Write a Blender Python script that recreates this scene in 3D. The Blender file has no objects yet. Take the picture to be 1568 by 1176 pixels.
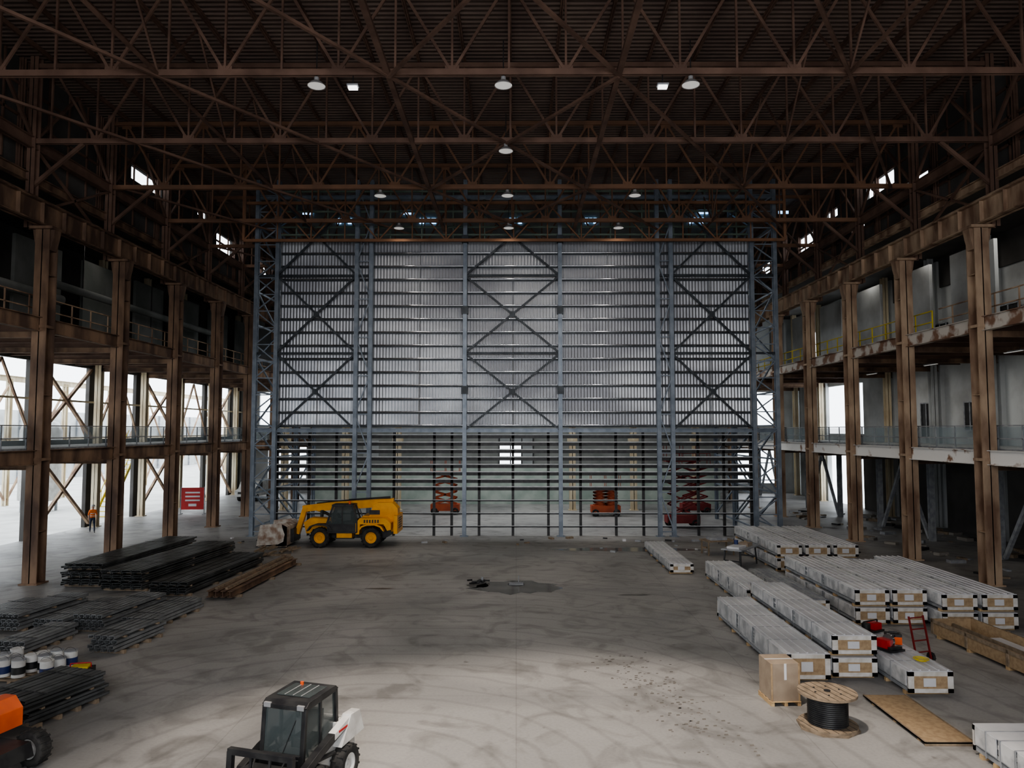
import bpy, math, random
from mathutils import Matrix, Vector
random.seed(7)
S=bpy.context.scene
COL=S.collection

# ---------------- materials ----------------
def mat(name,c1,c2=None,rough=0.6,metal=0.0,scale=1.0,stretch=(1,1,1),lo=0.4,hi=0.62,bump=0.0,bscale=None,emit=None,estr=0,detail=6):
    m=bpy.data.materials.new(name); m.use_nodes=True
    nt=m.node_tree; N=nt.nodes; L=nt.links
    b=N['Principled BSDF']
    b.inputs['Roughness'].default_value=rough; b.inputs['Metallic'].default_value=metal
    if c2 is None: c2=tuple(v*0.75 for v in c1)
    tc=N.new('ShaderNodeTexCoord'); mp=N.new('ShaderNodeMapping')
    mp.inputs['Scale'].default_value=stretch
    L.new(tc.outputs['Object'],mp.inputs['Vector'])
    n=N.new('ShaderNodeTexNoise'); n.inputs['Scale'].default_value=scale; n.inputs['Detail'].default_value=detail
    L.new(mp.outputs[0],n.inputs['Vector'])
    r=N.new('ShaderNodeValToRGB'); r.color_ramp.elements[0].position=lo; r.color_ramp.elements[1].position=hi
    r.color_ramp.elements[0].color=(*c1,1); r.color_ramp.elements[1].color=(*c2,1)
    L.new(n.outputs['Fac'],r.inputs[0]); L.new(r.outputs[0],b.inputs['Base Color'])
    if bump>0:
        bn=N.new('ShaderNodeBump'); bn.inputs['Strength'].default_value=bump; bn.inputs['Distance'].default_value=0.05
        L.new(n.outputs['Fac'],bn.inputs['Height']); L.new(bn.outputs[0],b.inputs['Normal'])
    if emit:
        b.inputs['Emission Color'].default_value=(*emit,1); b.inputs['Emission Strength'].default_value=estr
    return m
def glassmat(name,c,alpha=0.3,rough=0.05):
    m=mat(name,c,c,rough=rough); m.node_tree.nodes['Principled BSDF'].inputs['Alpha'].default_value=alpha; return m

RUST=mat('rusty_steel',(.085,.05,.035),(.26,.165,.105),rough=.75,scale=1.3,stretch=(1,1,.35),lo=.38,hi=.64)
RUSTR=mat('worn_lit_tan_steel',(.17,.10,.065),(.44,.32,.22),rough=.75,scale=1.3,stretch=(1,1,.35),lo=.36,hi=.62)  # worn tan; light falling on the right columns is painted in as paler colour
ROOFS=mat('brown_truss_steel',(.105,.06,.043),(.18,.108,.078),rough=.75,scale=.8)
ROOFW=mat('warm_lit_truss_brown',(.20,.105,.06),(.14,.075,.045),rough=.75,scale=.8)  # warm light on the far trusses painted as a lighter, redder brown
PEEL=mat('peeling_white_paint',(.70,.68,.65),(.22,.12,.07),rough=.7,scale=1.1,lo=.57,hi=.64)
PEEL2=mat('rusty_peeling_paint',(.52,.48,.43),(.20,.11,.07),rough=.7,scale=1.1,lo=.46,hi=.56)
BLUE=mat('bluegrey_steel',(.17,.20,.24),(.24,.275,.32),rough=.45,metal=.4,scale=2)
BLUED=mat('dark_bluegrey_steel',(.035,.042,.05),(.06,.07,.08),rough=.5,metal=.3,scale=2)
GALV=mat('galvanised_girt',(.62,.64,.66),(.75,.77,.80),rough=.12,metal=.95,scale=3)
WSLAT=mat('pale_slat_edge',(.55,.57,.58),(.42,.44,.46),rough=.4,scale=3)
BLACK=mat('black_steel',(.012,.012,.014),(.03,.03,.03),rough=.45,scale=4)
CREAM=mat('cream_paint',(.62,.55,.40),(.45,.36,.24),rough=.6,scale=1.5,stretch=(1,1,.3))
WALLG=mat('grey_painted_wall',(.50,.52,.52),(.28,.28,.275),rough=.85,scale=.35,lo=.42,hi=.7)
WALLD=mat('dark_wall',(.06,.056,.052),(.10,.095,.09),rough=.9,scale=.4)
GREENW=mat('pale_green_wall',(.28,.34,.30),(.42,.47,.42),rough=.6,scale=.7)
WALLM=mat('mid_grey_wall',(.13,.14,.13),(.20,.205,.195),rough=.8,scale=.5)
SLAB=mat('concrete_slab',(.22,.20,.18),(.32,.30,.27),rough=.85,scale=.8)
WHITEP=mat('white_panel_metal',(.60,.60,.61),(.48,.485,.50),rough=.38,metal=.0,scale=1)
WRAP=mat('white_wrap',(.60,.60,.60),(.34,.35,.36),rough=.3,scale=3,bump=.3)
WRAPE=mat('wrapped_pack_end',(.60,.58,.55),(.46,.43,.38),rough=.4,scale=4,bump=.2)
PANSIDE=mat('panel_edge_grey',(.22,.23,.25),(.34,.35,.36),rough=.5,scale=3)
WOOD=mat('pine_wood',(.50,.36,.20),(.38,.25,.13),rough=.75,scale=5,stretch=(1,.2,1))
OSB=mat('plywood',(.36,.26,.155),(.28,.195,.115),rough=.8,scale=9)
WOODD=mat('weathered_wood',(.26,.20,.14),(.17,.13,.09),rough=.85,scale=6)
DECKM=mat('steel_decking_dark',(.085,.09,.09),(.15,.157,.16),rough=.42,metal=.5,scale=2)
DECKL=mat('steel_channel_grey',(.22,.23,.235),(.34,.35,.36),rough=.38,metal=.5,scale=2)
YEL=mat('yellow_machine_paint',(.78,.36,.012),(.66,.29,.01),rough=.4,scale=2)
ORG=mat('orange_machine_paint',(.75,.12,.02),(.62,.09,.015),rough=.4,scale=2)
WHT=mat('white_machine_paint',(.62,.62,.60),(.48,.47,.45),rough=.45,scale=3)
RUB=mat('tyre_rubber',(.015,.015,.015),(.04,.038,.035),rough=.85,scale=6)
DIRTY=mat('dirty_bucket_steel',(.52,.49,.44),(.26,.17,.12),rough=.6,metal=.2,scale=2.5)
GLS=glassmat('cab_glass',(.10,.12,.12),.45)
RAILG=glassmat('rail_glass',(.25,.32,.35),.35)
RED=mat('red_paint',(.45,.02,.02),(.35,.015,.015),rough=.5)
REDD=mat('dark_red_paint',(.20,.02,.02),(.14,.012,.012),rough=.5)
ORGD=mat('faded_orange_paint',(.45,.09,.03),(.32,.06,.02),rough=.6)
SAFY=mat('safety_yellow',(.60,.48,.03),(.5,.38,.03),rough=.5)
NAVY=mat('navy_label',(.02,.04,.14),(.02,.03,.10),rough=.5)
CARD=mat('cardboard',(.30,.24,.18),(.25,.195,.145),rough=.85,scale=3)
LAMPW=mat('lamp_diffuser',(.8,.8,.8),(.8,.8,.8),rough=.4,emit=(1,.97,.9),estr=.3)
SHADE=mat('lamp_shade_grey',(.30,.30,.30),(.22,.22,.22),rough=.5)
TUBE=mat('bright_tube',(.9,.9,.9),(.9,.9,.9),emit=(1,.97,.95),estr=2.5)
SKIN=mat('skin',(.55,.33,.24),(.5,.3,.22),rough=.6)
DENIM=mat('dark_trousers',(.03,.04,.07),(.05,.06,.09),rough=.9)
HIVIS=mat('hivis_orange_vest',(.85,.20,.03),(.8,.17,.02),rough=.8)
BLUEGLOW=mat('blue_daylight_glow',(.4,.55,.8),(.4,.55,.8),rough=.3,emit=(.30,.60,1.0),estr=3.0)  # emission stands in for daylight showing through gaps behind the upper girts
STAIN=mat('oil_stain',(.07,.066,.062),(.13,.125,.12),rough=.35,scale=3)
WET=mat('wet_concrete',(.09,.088,.085),(.16,.155,.15),rough=.12,scale=1.5)
MUD=mat('dried_mud',(.12,.11,.10),(.17,.155,.14),rough=.8,scale=3)
GROUND=mat('outdoor_concrete',(.62,.62,.60),(.5,.5,.48),rough=.9,scale=.5)

def clad():
    m=bpy.data.materials.new('silver_cladding'); m.use_nodes=True
    N=m.node_tree.nodes; L=m.node_tree.links; b=N['Principled BSDF']
    b.inputs['Metallic'].default_value=.5; b.inputs['Roughness'].default_value=.36
    tc=N.new('ShaderNodeTexCoord')
    n=N.new('ShaderNodeTexNoise'); n.inputs['Scale'].default_value=.2; n.inputs['Detail'].default_value=5
    mp=N.new('ShaderNodeMapping'); mp.inputs['Scale'].default_value=(1,1,1.6)
    L.new(tc.outputs['Object'],mp.inputs[0]); L.new(mp.outputs[0],n.inputs['Vector'])
    r=N.new('ShaderNodeValToRGB'); r.color_ramp.elements[0].position=.38; r.color_ramp.elements[1].position=.66
    r.color_ramp.elements[0].color=(.31,.32,.35,1); r.color_ramp.elements[1].color=(.56,.58,.61,1)
    L.new(n.outputs['Fac'],r.inputs[0]); L.new(r.outputs[0],b.inputs['Base Color'])
    w=N.new('ShaderNodeTexWave'); w.bands_direction='X'; w.inputs['Scale'].default_value=1.6; w.inputs['Distortion'].default_value=0
    L.new(tc.outputs['Object'],w.inputs['Vector'])
    bp=N.new('ShaderNodeBump'); bp.inputs['Strength'].default_value=.6; bp.inputs['Distance'].default_value=.04
    L.new(w.outputs['Fac'],bp.inputs['Height']); L.new(bp.outputs[0],b.inputs['Normal'])
    return m
CLAD=clad()
def roofdeck():
    m=bpy.data.materials.new('brown_roof_deck'); m.use_nodes=True
    N=m.node_tree.nodes; L=m.node_tree.links; b=N['Principled BSDF']
    b.inputs['Roughness'].default_value=.8
    tc=N.new('ShaderNodeTexCoord')
    n=N.new('ShaderNodeTexNoise'); n.inputs['Scale'].default_value=.5; n.inputs['Detail'].default_value=6
    L.new(tc.outputs['Object'],n.inputs['Vector'])
    r=N.new('ShaderNodeValToRGB'); r.color_ramp.elements[0].position=.35; r.color_ramp.elements[1].position=.7
    r.color_ramp.elements[0].color=(.13,.09,.075,1); r.color_ramp.elements[1].color=(.21,.155,.125,1)
    L.new(n.outputs['Fac'],r.inputs[0]); L.new(r.outputs[0],b.inputs['Base Color'])
    w=N.new('ShaderNodeTexWave'); w.bands_direction='Y'; w.inputs['Scale'].default_value=1.0
    L.new(tc.outputs['Object'],w.inputs['Vector'])
    bp=N.new('ShaderNodeBump'); bp.inputs['Strength'].default_value=1; bp.inputs['Distance'].default_value=.08
    L.new(w.outputs['Fac'],bp.inputs['Height']); L.new(bp.outputs[0],b.inputs['Normal'])
    return m
RDECK=roofdeck()
def floormat():
    m=bpy.data.materials.new('hall_concrete_floor'); m.use_nodes=True
    N=m.node_tree.nodes; L=m.node_tree.links; b=N['Principled BSDF']
    tc=N.new('ShaderNodeTexCoord')
    def noise(s,d=8,dist=0):
        n=N.new('ShaderNodeTexNoise'); n.inputs['Scale'].default_value=s; n.inputs['Detail'].default_value=d
        n.inputs['Distortion'].default_value=dist; L.new(tc.outputs['Object'],n.inputs['Vector']); return n
    def ramp(src,p0,c0,p1,c1):
        r=N.new('ShaderNodeValToRGB'); r.color_ramp.elements[0].position=p0; r.color_ramp.elements[1].position=p1
        r.color_ramp.elements[0].color=(*c0,1); r.color_ramp.elements[1].color=(*c1,1)
        L.new(src,r.inputs[0]); return r
    def mul(a,bb,f=1):
        x=N.new('ShaderNodeMix'); x.data_type='RGBA'; x.blend_type='MULTIPLY'; x.inputs[0].default_value=f
        L.new(a,x.inputs[6]); L.new(bb,x.inputs[7]); return x.outputs[2]
    a=ramp(noise(.13,9,.8).outputs['Fac'],.34,(.215,.212,.208),.66,(.36,.35,.335))
    st=ramp(noise(.7,10,1.6).outputs['Fac'],.32,(.66,.655,.65),.50,(1,1,1))
    sp=ramp(noise(2.6,3,.2).outputs['Fac'],.20,(.5,.49,.48),.30,(1,1,1))
    fine=ramp(noise(14,4).outputs['Fac'],.3,(.9,.9,.9),.6,(1,1,1))
    w=N.new('ShaderNodeTexWave'); w.wave_type='RINGS'; w.rings_direction='Z'; w.inputs['Scale'].default_value=.35; w.inputs['Distortion'].default_value=5; w.inputs['Detail Scale'].default_value=.6
    mp=N.new('ShaderNodeMapping'); mp.inputs['Location'].default_value=(3,-14,0); L.new(tc.outputs['Object'],mp.inputs[0]); L.new(mp.outputs[0],w.inputs['Vector'])
    tr=ramp(w.outputs['Fac'],.0,(.80,.80,.80),.10,(1,1,1))
    br=N.new('ShaderNodeTexBrick'); br.offset=0; br.inputs['Scale'].default_value=1; br.inputs['Brick Width'].default_value=6.2; br.inputs['Row Height'].default_value=6.2
    br.inputs['Mortar Size'].default_value=.014; br.inputs['Color1'].default_value=(1,1,1,1); br.inputs['Color2'].default_value=(.93,.93,.93,1); br.inputs['Mortar'].default_value=(.65,.65,.65,1)
    L.new(tc.outputs['Object'],br.inputs['Vector'])
    o=mul(a.outputs[0],st.outputs[0]); o=mul(o,sp.outputs[0]); o=mul(o,fine.outputs[0]); o=mul(o,tr.outputs[0],.8); o=mul(o,br.outputs['Color'],.6)
    L.new(o,b.inputs['Base Color'])
    rr=N.new('ShaderNodeMapRange'); rr.inputs[3].default_value=.34; rr.inputs[4].default_value=.72
    L.new(noise(.5).outputs['Fac'],rr.inputs[0]); L.new(rr.outputs[0],b.inputs['Roughness'])
    return m
FLOOR=floormat()

# ---------------- mesh builder ----------------
class M:
    def __init__(s): s.v=[]; s.f=[]; s.m=[]; s.mats=[]; s.T=Matrix.Identity(4); s.sm=[]
    def mi(s,m):
        if m not in s.mats: s.mats.append(m)
        return s.mats.index(m)
    def add(s,vs,fs,m,smooth=False):
        o=len(s.v); T=s.T
        s.v+=[tuple(T@Vector(p)) for p in vs]; k=s.mi(m)
        for f in fs: s.f.append([i+o for i in f]); s.m.append(k); s.sm.append(smooth)
    def box(s,c,d,m,R=None):
        x,y,z=[q/2 for q in d]; vs=[Vector((a*x,b*y,e*z)) for a in(-1,1) for b in(-1,1) for e in(-1,1)]
        if R is not None: vs=[R@p for p in vs]
        c=Vector(c)
        s.add([c+p for p in vs],[(0,1,3,2),(4,6,7,5),(0,4,5,1),(2,3,7,6),(0,2,6,4),(1,5,7,3)],m)
    def b2(s,x0,x1,y0,y1,z0,z1,m): s.box(((x0+x1)/2,(y0+y1)/2,(z0+z1)/2),(abs(x1-x0),abs(y1-y0),abs(z1-z0)),m)
    def frame(s,p,q):
        p=Vector(p);q=Vector(q);d=(q-p);l=d.length;d.normalize()
        up=Vector((0,0,1)) if abs(d.z)<.95 else Vector((0,1,0))
        a=up.cross(d).normalized(); b=d.cross(a)
        return p,q,l,Matrix((a,b,d)).transposed()
    def beam(s,p,q,w,h,m):
        p,q,l,R=s.frame(p,q); s.box((p+q)/2,(w,h,l),m,R)
    def ibeam(s,p,q,w,h,m,t=.03):
        p,q,l,R=s.frame(p,q); c=(p+q)/2
        s.box(c,(t,h,l),m,R)
        for k in(-1,1): s.box(c+R@Vector((0,k*(h/2-t/2),0)),(w,t,l),m,R)
    def lathe(s,p,q,prof,n,m,smooth=True):
        p,q,l,R=s.frame(p,q); vs=[];k=len(prof)
        for i in range(n):
            a=2*math.pi*i/n
            for r,t in prof: vs.append(p+R@Vector((r*math.cos(a),r*math.sin(a),t*l)))
        fs=[]
        for i in range(n):
            j=(i+1)%n
            for a in range(k-1): fs.append((i*k+a,j*k+a,j*k+a+1,i*k+a+1))
        s.add(vs,fs,m,smooth)
    def cyl(s,p,q,r,m,n=10,r2=None):
        r2=r if r2 is None else r2
        s.lathe(p,q,[(r,0),(r2,1)],n,m)
        p2,q2,l,R=s.frame(p,q)
        for c,rr,rev in((p2,r,True),(q2,r2,False)):
            vs=[c+R@Vector((rr*math.cos(2*math.pi*i/n),rr*math.sin(2*math.pi*i/n),0)) for i in range(n)]
            f=list(range(n)); s.add(vs,[f[::-1] if rev else f],m)
    def prism(s,pts,a0,a1,m,axis='y'):
        n=len(pts)
        def P(u,v,a): return (u,a,v) if axis=='y' else (a,u,v)
        vs=[P(u,v,a0) for u,v in pts]+[P(u,v,a1) for u,v in pts]
        fs=[tuple(range(n)),tuple(range(2*n-1,n-1,-1))]+[(i,i+n,(i+1)%n+n,(i+1)%n) for i in range(n)]
        s.add(vs,fs,m)
    def tubepath(s,pts,r,m,n=6):
        for a,b in zip(pts[:-1],pts[1:]): s.cyl(a,b,r,m,n)
    def wheel(s,c,r,w,m_r,ax=(0,1,0),lugs=18):
        c=Vector(c);ax=Vector(ax).normalized();p=c-ax*w/2;q=c+ax*w/2
        s.lathe(p,q,[(r*.55,.08),(r*.62,0),(r*.88,0),(r*.96,.1),(r*.98,.3),(r*.98,.7),(r*.96,.9),(r*.88,1),(r*.62,1),(r*.55,.92)],28,RUB)
        s.lathe(p,q,[(.001,.25),(r*.2,.2),(r*.22,.3),(r*.45,.3),(r*.5,.12),(r*.57,.08)],20,m_r)
        s.lathe(p,q,[(.001,.75),(r*.2,.8),(r*.22,.7),(r*.45,.7),(r*.5,.88),(r*.57,.92)],20,m_r)
        u=ax.cross(Vector((0,0,1))).normalized(); v=ax.cross(u)
        for i in range(lugs):
            a=2*math.pi*i/lugs
            for k in(-1,1):
                aa=a+(k*.08); d=u*math.cos(aa)+v*math.sin(aa); t=ax.cross(d)
                R=Matrix((d,ax,t)).transposed()
                s.box(c+d*r*.975+ax*k*w*.24,(r*.07,w*.5,r*.11),RUB,R)
    def build(s,name,loc=(0,0,0),rz=0,bevel=0,parent=None,sc=1):
        me=bpy.data.meshes.new(name); me.from_pydata([tuple(q*sc for q in p) for p in s.v] if sc!=1 else s.v,[],s.f)
        for m in s.mats: me.materials.append(m)
        me.polygons.foreach_set('material_index',s.m); me.polygons.foreach_set('use_smooth',s.sm); me.update()
        ob=bpy.data.objects.new(name,me); COL.objects.link(ob)
        ob.location=loc; ob.rotation_euler=(0,0,rz)
        if bevel:
            b=ob.modifiers.new('bevel','BEVEL'); b.width=bevel; b.segments=2; b.limit_method='ANGLE'
        if parent: ob.parent=parent
        return ob

# ---------------- layout constants ----------------
XL,XR=-20.5,20.0
YS=[31.8+6.2*k for k in range(-5,8)]     # column / truss lines
Z2,Z3,ZC=5.6,11.3,16.2
ZB,ZT=19.2,22.6
YB=78.0; YF=-8.0

def wallgrid(m,axis,c,t,u0,u1,z0,z1,ops,material):
    us=sorted({u0,u1}|{o[0] for o in ops}|{o[1] for o in ops}); zs=sorted({z0,z1}|{o[2] for o in ops}|{o[3] for o in ops})
    for a,b in zip(us[:-1],us[1:]):
        for d,e in zip(zs[:-1],zs[1:]):
            um,zm=(a+b)/2,(d+e)/2
            if any(o[0]<um<o[1] and o[2]<zm<o[3] for o in ops): continue
            if axis=='x': m.b2(c-t/2,c+t/2,a,b,d,e,material)
            else: m.b2(a,b,c-t/2,c+t/2,d,e,material)

# floor, ground
m=M(); m.b2(-29.2,29.2,YF,YB,-.3,0,FLOOR); m.build('floor')
m=M(); m.b2(-140,-29.2,-60,180,-.32,-.02,GROUND); m.build('ground_outdoor')
m=M(); m.b2(-22.2,22.2,YF,YB,23.0,23.2,RDECK); m.build('ceiling')
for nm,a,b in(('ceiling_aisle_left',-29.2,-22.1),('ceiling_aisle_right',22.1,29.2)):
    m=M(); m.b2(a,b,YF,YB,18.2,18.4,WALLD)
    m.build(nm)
# clerestory walls
for nm,x in(('wall_clerestory_left',-22.1),('wall_clerestory_right',22.1)):
    ops=[(41.4,45.0,20.9,21.7),(35,37.6,19.4,19.8),(47.2,48.9,19.3,19.9),(53.5,56.5,19.8,21.1),(50.2,51.8,21.4,21.9),(62,66,20,21.2)]
    if x>0: ops=[(38.9,41.2,19.9,20.5),(42.4,45.8,20.9,21.8),(46.2,47.7,19.4,19.9),(53.5,57,19.7,21.3),(50,51.8,21.2,21.8),(62,66,20,21.2)]
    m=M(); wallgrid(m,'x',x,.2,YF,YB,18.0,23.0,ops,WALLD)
    for y in YS: m.ibeam((x*.99,y,18),(x*.99,y,23),.2,.2,ROOFS)
    for z in(19.2,20.4,21.8): m.b2(x*.993-.04,x*.993+.04,YF,YB,z-.06,z+.06,ROOFS)
    y=YF
    while y<YB: m.b2(x*.993-.04,x*.993+.04,y-.04,y+.04,18.2,23,ROOFS); y+=1.55
    m.build(nm)
ops=[]
for k,y in enumerate(YS[:-1]):
    ops.append((y+.35,y+5.85,0.0,5.1)); ops.append((y+.35,y+5.85,5.9,10.7))
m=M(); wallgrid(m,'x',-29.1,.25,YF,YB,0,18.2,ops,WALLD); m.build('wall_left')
ops=[(62,69,.0,4.8),(62,70,6.2,10.5),(60,64,12.5,16.5),(70,74,12,16)]
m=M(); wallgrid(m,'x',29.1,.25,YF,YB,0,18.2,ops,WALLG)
for y in YS:
    m.b2(28.7,29,y-.25,y+.25,0,18,WALLG)
m.b2(28.85,28.98,YF,62,16.2,18.2,WALLD); m.b2(28.85,28.98,YF,62,0.0,5.0,WALLD)  # darker sheets over the top and bottom bands of the wall
m.build('wall_right')
ops=[(-26,-22,1.5,5),(-3,0.5,1,5),(23,27,1,5),(-27,-23,7,10.5),(22,27,7,10.5)]
m=M(); wallgrid(m,'y',YB,.3,-29.2,29.2,0,23,ops,WALLG); m.build('wall_back')
m=M(); wallgrid(m,'y',YF,.3,-29.2,29.2,0,23,[(-6,6,0,7)],WALLG); m.build('wall_front')

k=1
for y,z,w,h in((34,7.6,1.2,1.6),(39.5,7.2,1.6,2.2),(47,7.4,1.2,1.8),(52,7.2,1.4,2.4),(36,13.0,1.8,1.4),(43,13.2,1.8,1.3),(30.5,12.9,1.4,2.0),(50,12.8,1.5,1.8)):
    m=M(); m.b2(28.70,28.84,y-w/2,y+w/2,z-h/2,z+h/2,BLACK)
    for yy in(y-w/2,y,y+w/2): m.b2(28.66,28.72,yy-.04,yy+.04,z-h/2,z+h/2,PANSIDE)
    for zz in(z-h/2,z+h/2): m.b2(28.66,28.72,y-w/2,y+w/2,zz-.04,zz+.04,PANSIDE)
    m.build('window_%d'%k); k+=1

# ---------------- main columns ----------------
def column(side,y):
    x=XL if side<0 else XR
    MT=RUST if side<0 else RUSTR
    m=M()
    m.ibeam((0,0,.06),(0,0,15.2),.62,.62,MT,.045)
    m.b2(-.4,.4,-.4,.4,0,.06,MT)
    for z in(5.2,10.9): m.b2(-.33,.33,-.34,.34,z,z+.12,MT)
    m.prism([(-.5,15.3),(.5,15.3),(.42,14.8),(.30,14.3),(-.30,14.3),(-.42,14.8)],-.22,.22,MT,axis='y')
    m.b2(-.5,.5,-.45,.45,15.2,15.32,MT)
    u=side*.75
    m.ibeam((u,0,15.32),(u,0,23),.36,.36,ROOFS,.035)
    m.b2(min(0,u),max(0,u),-.15,.15,15.32,15.7,ROOFS)
    m.beam((u,0,17.2),(u-side*2.2,0,19.1),.14,.14,ROOFS)
    for z in(2.2,8,13.2): m.b2(-.29,.29,-.30,.30,z,z+.03,MT)
    m.build('steel_column',(x,y,0))
for y in YS:
    column(-1,y); column(1,y)
def outercol(x,y,mt):
    m=M(); m.ibeam((0,0,0),(0,0,18.2),.42,.42,mt,.035); m.b2(-.3,.3,-.3,.3,0,.05,mt)
    m.build('aisle_column',(x,y,0))
for y in YS:
    outercol(-28.5,y,CREAM); outercol(28.3,y,WALLG if y<55 else CREAM)
m=M()
for i,(y0,y1) in enumerate(zip(YS[:-1],YS[1:])):
    for z0,z1 in((.3,5.0),(6.0,10.6)):
        if i%2==0:
            if z0>5: m.beam((-28.8,y0+.3,z0),(-28.8,(y0+y1)/2,z1),.12,.12,RUSTR); m.beam((-28.8,y1-.3,z0),(-28.8,(y0+y1)/2,z1),.12,.12,RUSTR)
            continue
        m.beam((-28.9,y0+.3,z0),(-28.9,y1-.3,z1),.18,.18,RUSTR); m.beam((-28.75,y0+.3,z1),(-28.75,y1-.3,z0),.18,.18,RUSTR)
for z in(8.4,): m.b2(-28.9,-28.8,YF,YB,z-.06,z+.06,CREAM)
m.build('cross_bracing_left')
m=M()
for i,(y0,y1) in enumerate(zip(YS[:-1],YS[1:])):
    if i%2==0: continue
    m.beam((24.5,y0+.3,.1),(24.5,(y0+y1)/2,4.6),.18,.18,PANSIDE); m.beam((24.5,y1-.3,.1),(24.5,(y0+y1)/2,4.6),.18,.18,PANSIDE)
for y in YS: m.ibeam((24.5,y,0),(24.5,y,4.75),.3,.3,PANSIDE)
m.build('cross_bracing_right')

def deck(side,z,name,fascia):
    m=M(); xi=XL if side<0 else XR; xo=side*28.95
    m.b2(xi-side*(-.35),xo,YF,YB,z-.18,z,SLAB)
    y=YF+.5
    while y<YB:
        m.ibeam((xi+side*.4,y,z-.36),(xo,y,z-.36),.16,.34,ROOFS,.02); y+=2.067
    for y0 in YS: m.ibeam((xi+side*.4,y0,z-.5),(xo-side*.2,y0,z-.5),.25,.6,RUST,.03)
    m.build(name)
    m=M()
    for y0,y1 in zip([YF]+YS,YS+[YB]):
        a=y0+.33; b=y1-.33
        m.ibeam((xi,a,z-.25),(xi,b,z-.25),.3,.62,fascia,.03)
        m.b2(xi-side*.155,xi-side*.12,a,a+.3,z-.5,z,fascia)
    m.build('trim_deck_edge')
deck(-1,Z2,'deck_lower_left',RUST); deck(-1,Z3,'deck_upper_left',RUST)
deck(1,Z2,'deck_lower_right',PEEL); deck(1,Z3,'deck_upper_right',PEEL2)
def rail(name,x,y0,y1,z,mt,glass=False):
    m=M(); y=y0
    while y<=y1+.01:
        m.b2(x-.025,x+.025,y-.025,y+.025,z,z+1.1,mt); y+=1.55
    for h in(.55,1.1): m.beam((x,y0,z+h),(x,y1,z+h),.05,.05,mt)
    m.b2(x-.01,x+.01,y0,y1,z,z+.12,mt)
    if glass: m.b2(x-.008,x+.008,y0,y1,z+.12,z+1.05,RAILG)
    m.build(name)
rail('guard_railing',XL-.5,10,YB-1,Z2,PANSIDE,True)
rail('guard_railing',XL-.6,10,YB-1,Z3,RUSTR)
rail('guard_railing',XR+.5,10,YB-1,Z2,PANSIDE,True)
rail('guard_railing',XR+.6,10,35.9,Z3,RUSTR)
rail('guard_railing',XR+.6,36.5,YB-1,Z3,SAFY)
m=M()
for y0,y1,z,r in((14,40,13.6,.28),(38,60,14.4,.22)):
    m.cyl((-24.9,y0,z),(-24.9,y1,z),r,WALLM,14)
for y in range(14,60,4): m.beam((-24.9,y,13.5),(-24.9,y,18.15),.05,.05,BLACK)
m.build('service_ducts')
m=M()
for y in YS[:-1]:
    m.b2(-26.6,-26.4,y+.4,y+4.4,Z3,Z3+5.6,WALLM)
m.build('wall_partition_left')
m=M()
for y in YS[6:-1]:
    m.b2(25.4,25.6,y+1.0,y+5.0,Z3,Z3+5.4,WALLG)
m.build('wall_partition_right')

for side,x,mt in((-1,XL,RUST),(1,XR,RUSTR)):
    m=M()
    for y0,y1 in zip([YF]+YS,YS+[YB]):
        m.ibeam((x,y0+.01,15.32+.52),(x,y1-.01,15.32+.52),.45,1.0,mt,.05)
        yy=y0+1
        while yy<y1: m.b2(x-.2,x+.2,yy-.01,yy+.01,15.4,16.3,mt); yy+=1.55
    m.b2(x-.05,x+.05,YF,YB,16.34,16.48,mt)
    m.build('crane_girder')
    m=M()
    m.ibeam((x+side*.75,YF,19.1),(x+side*.75,YB,19.1),.3,.5,ROOFS)
    m.ibeam((x+side*.95,YF,17.6),(x+side*.95,YB,17.6),.3,.4,mt)
    for i,(y0,y1) in enumerate(zip(YS[:-1],YS[1:])):
        m.beam((x+side*.75,y0,19.2),(x+side*.75,(y0+y1)/2,22.6),.12,.12,ROOFS); m.beam((x+side*.75,y1,19.2),(x+side*.75,(y0+y1)/2,22.6),.12,.12,ROOFS)
        if i%2: m.beam((x+side*.75,y0,16),(x+side*.75,y1,19),.1,.1,ROOFS); m.beam((x+side*.75,y1,16),(x+side*.75,y0,19),.1,.1,ROOFS)
    m.build('longitudinal_eaves_girder')

# ---------------- roof trusses ----------------
NP=20; PX=(XR-XL)/NP
for y in YS:
    m=M(); RM=ROOFW if y>36 else ROOFS
    x0,x1=XL-.6,XR+.6
    for k in(-.07,.07):
        m.beam((x0,k,ZB),(x1,k,ZB),.05,.22,RM); m.beam((x0,k,ZT),(x1,k,ZT),.05,.2,RM)
    for i in range(NP+1):
        x=XL+PX*i
        m.beam((x,0,ZB),(x,0,ZT),.075,.075,RM)
        if i<NP:
            if i%2==0: m.beam((x,0,ZT),(x+PX,0,ZB),.08,.10,RM)
            else: m.beam((x,0,ZB),(x+PX,0,ZT),.08,.10,RM)
        if i%2: m.box((x,0,ZB+.1),(.5,.04,.34),RM)
        else: m.box((x,0,ZT-.1),(.5,.04,.34),RM)
    m.build('roof_truss',(0,y,0))
m=M()
for i in range(NP+1):
    x=XL+PX*i; m.ibeam((x,YF,ZT+.27),(x,YB,ZT+.27),.12,.2,ROOFS,.02)
m.build('roof_purlins')
CX=-.45
m=M()
for dx in(-4.1,4.1):
    m.beam((CX+dx,YF,ZB-.05),(CX+dx,YB,ZB-.05),.2,.15,ROOFS)
for dx in(-12.3,12.3):
    m.beam((CX+dx,YF,ZB-.05),(CX+dx,YB,ZB-.05),.1,.1,ROOFS)
    for a,b in zip(YS[:-1],YS[1:]):
        mid=(a+b)/2
        m.beam((CX+dx,a,ZB),(CX+dx,mid,ZT),.07,.07,ROOFS); m.beam((CX+dx,b,ZB),(CX+dx,mid,ZT),.07,.07,ROOFS)
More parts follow.
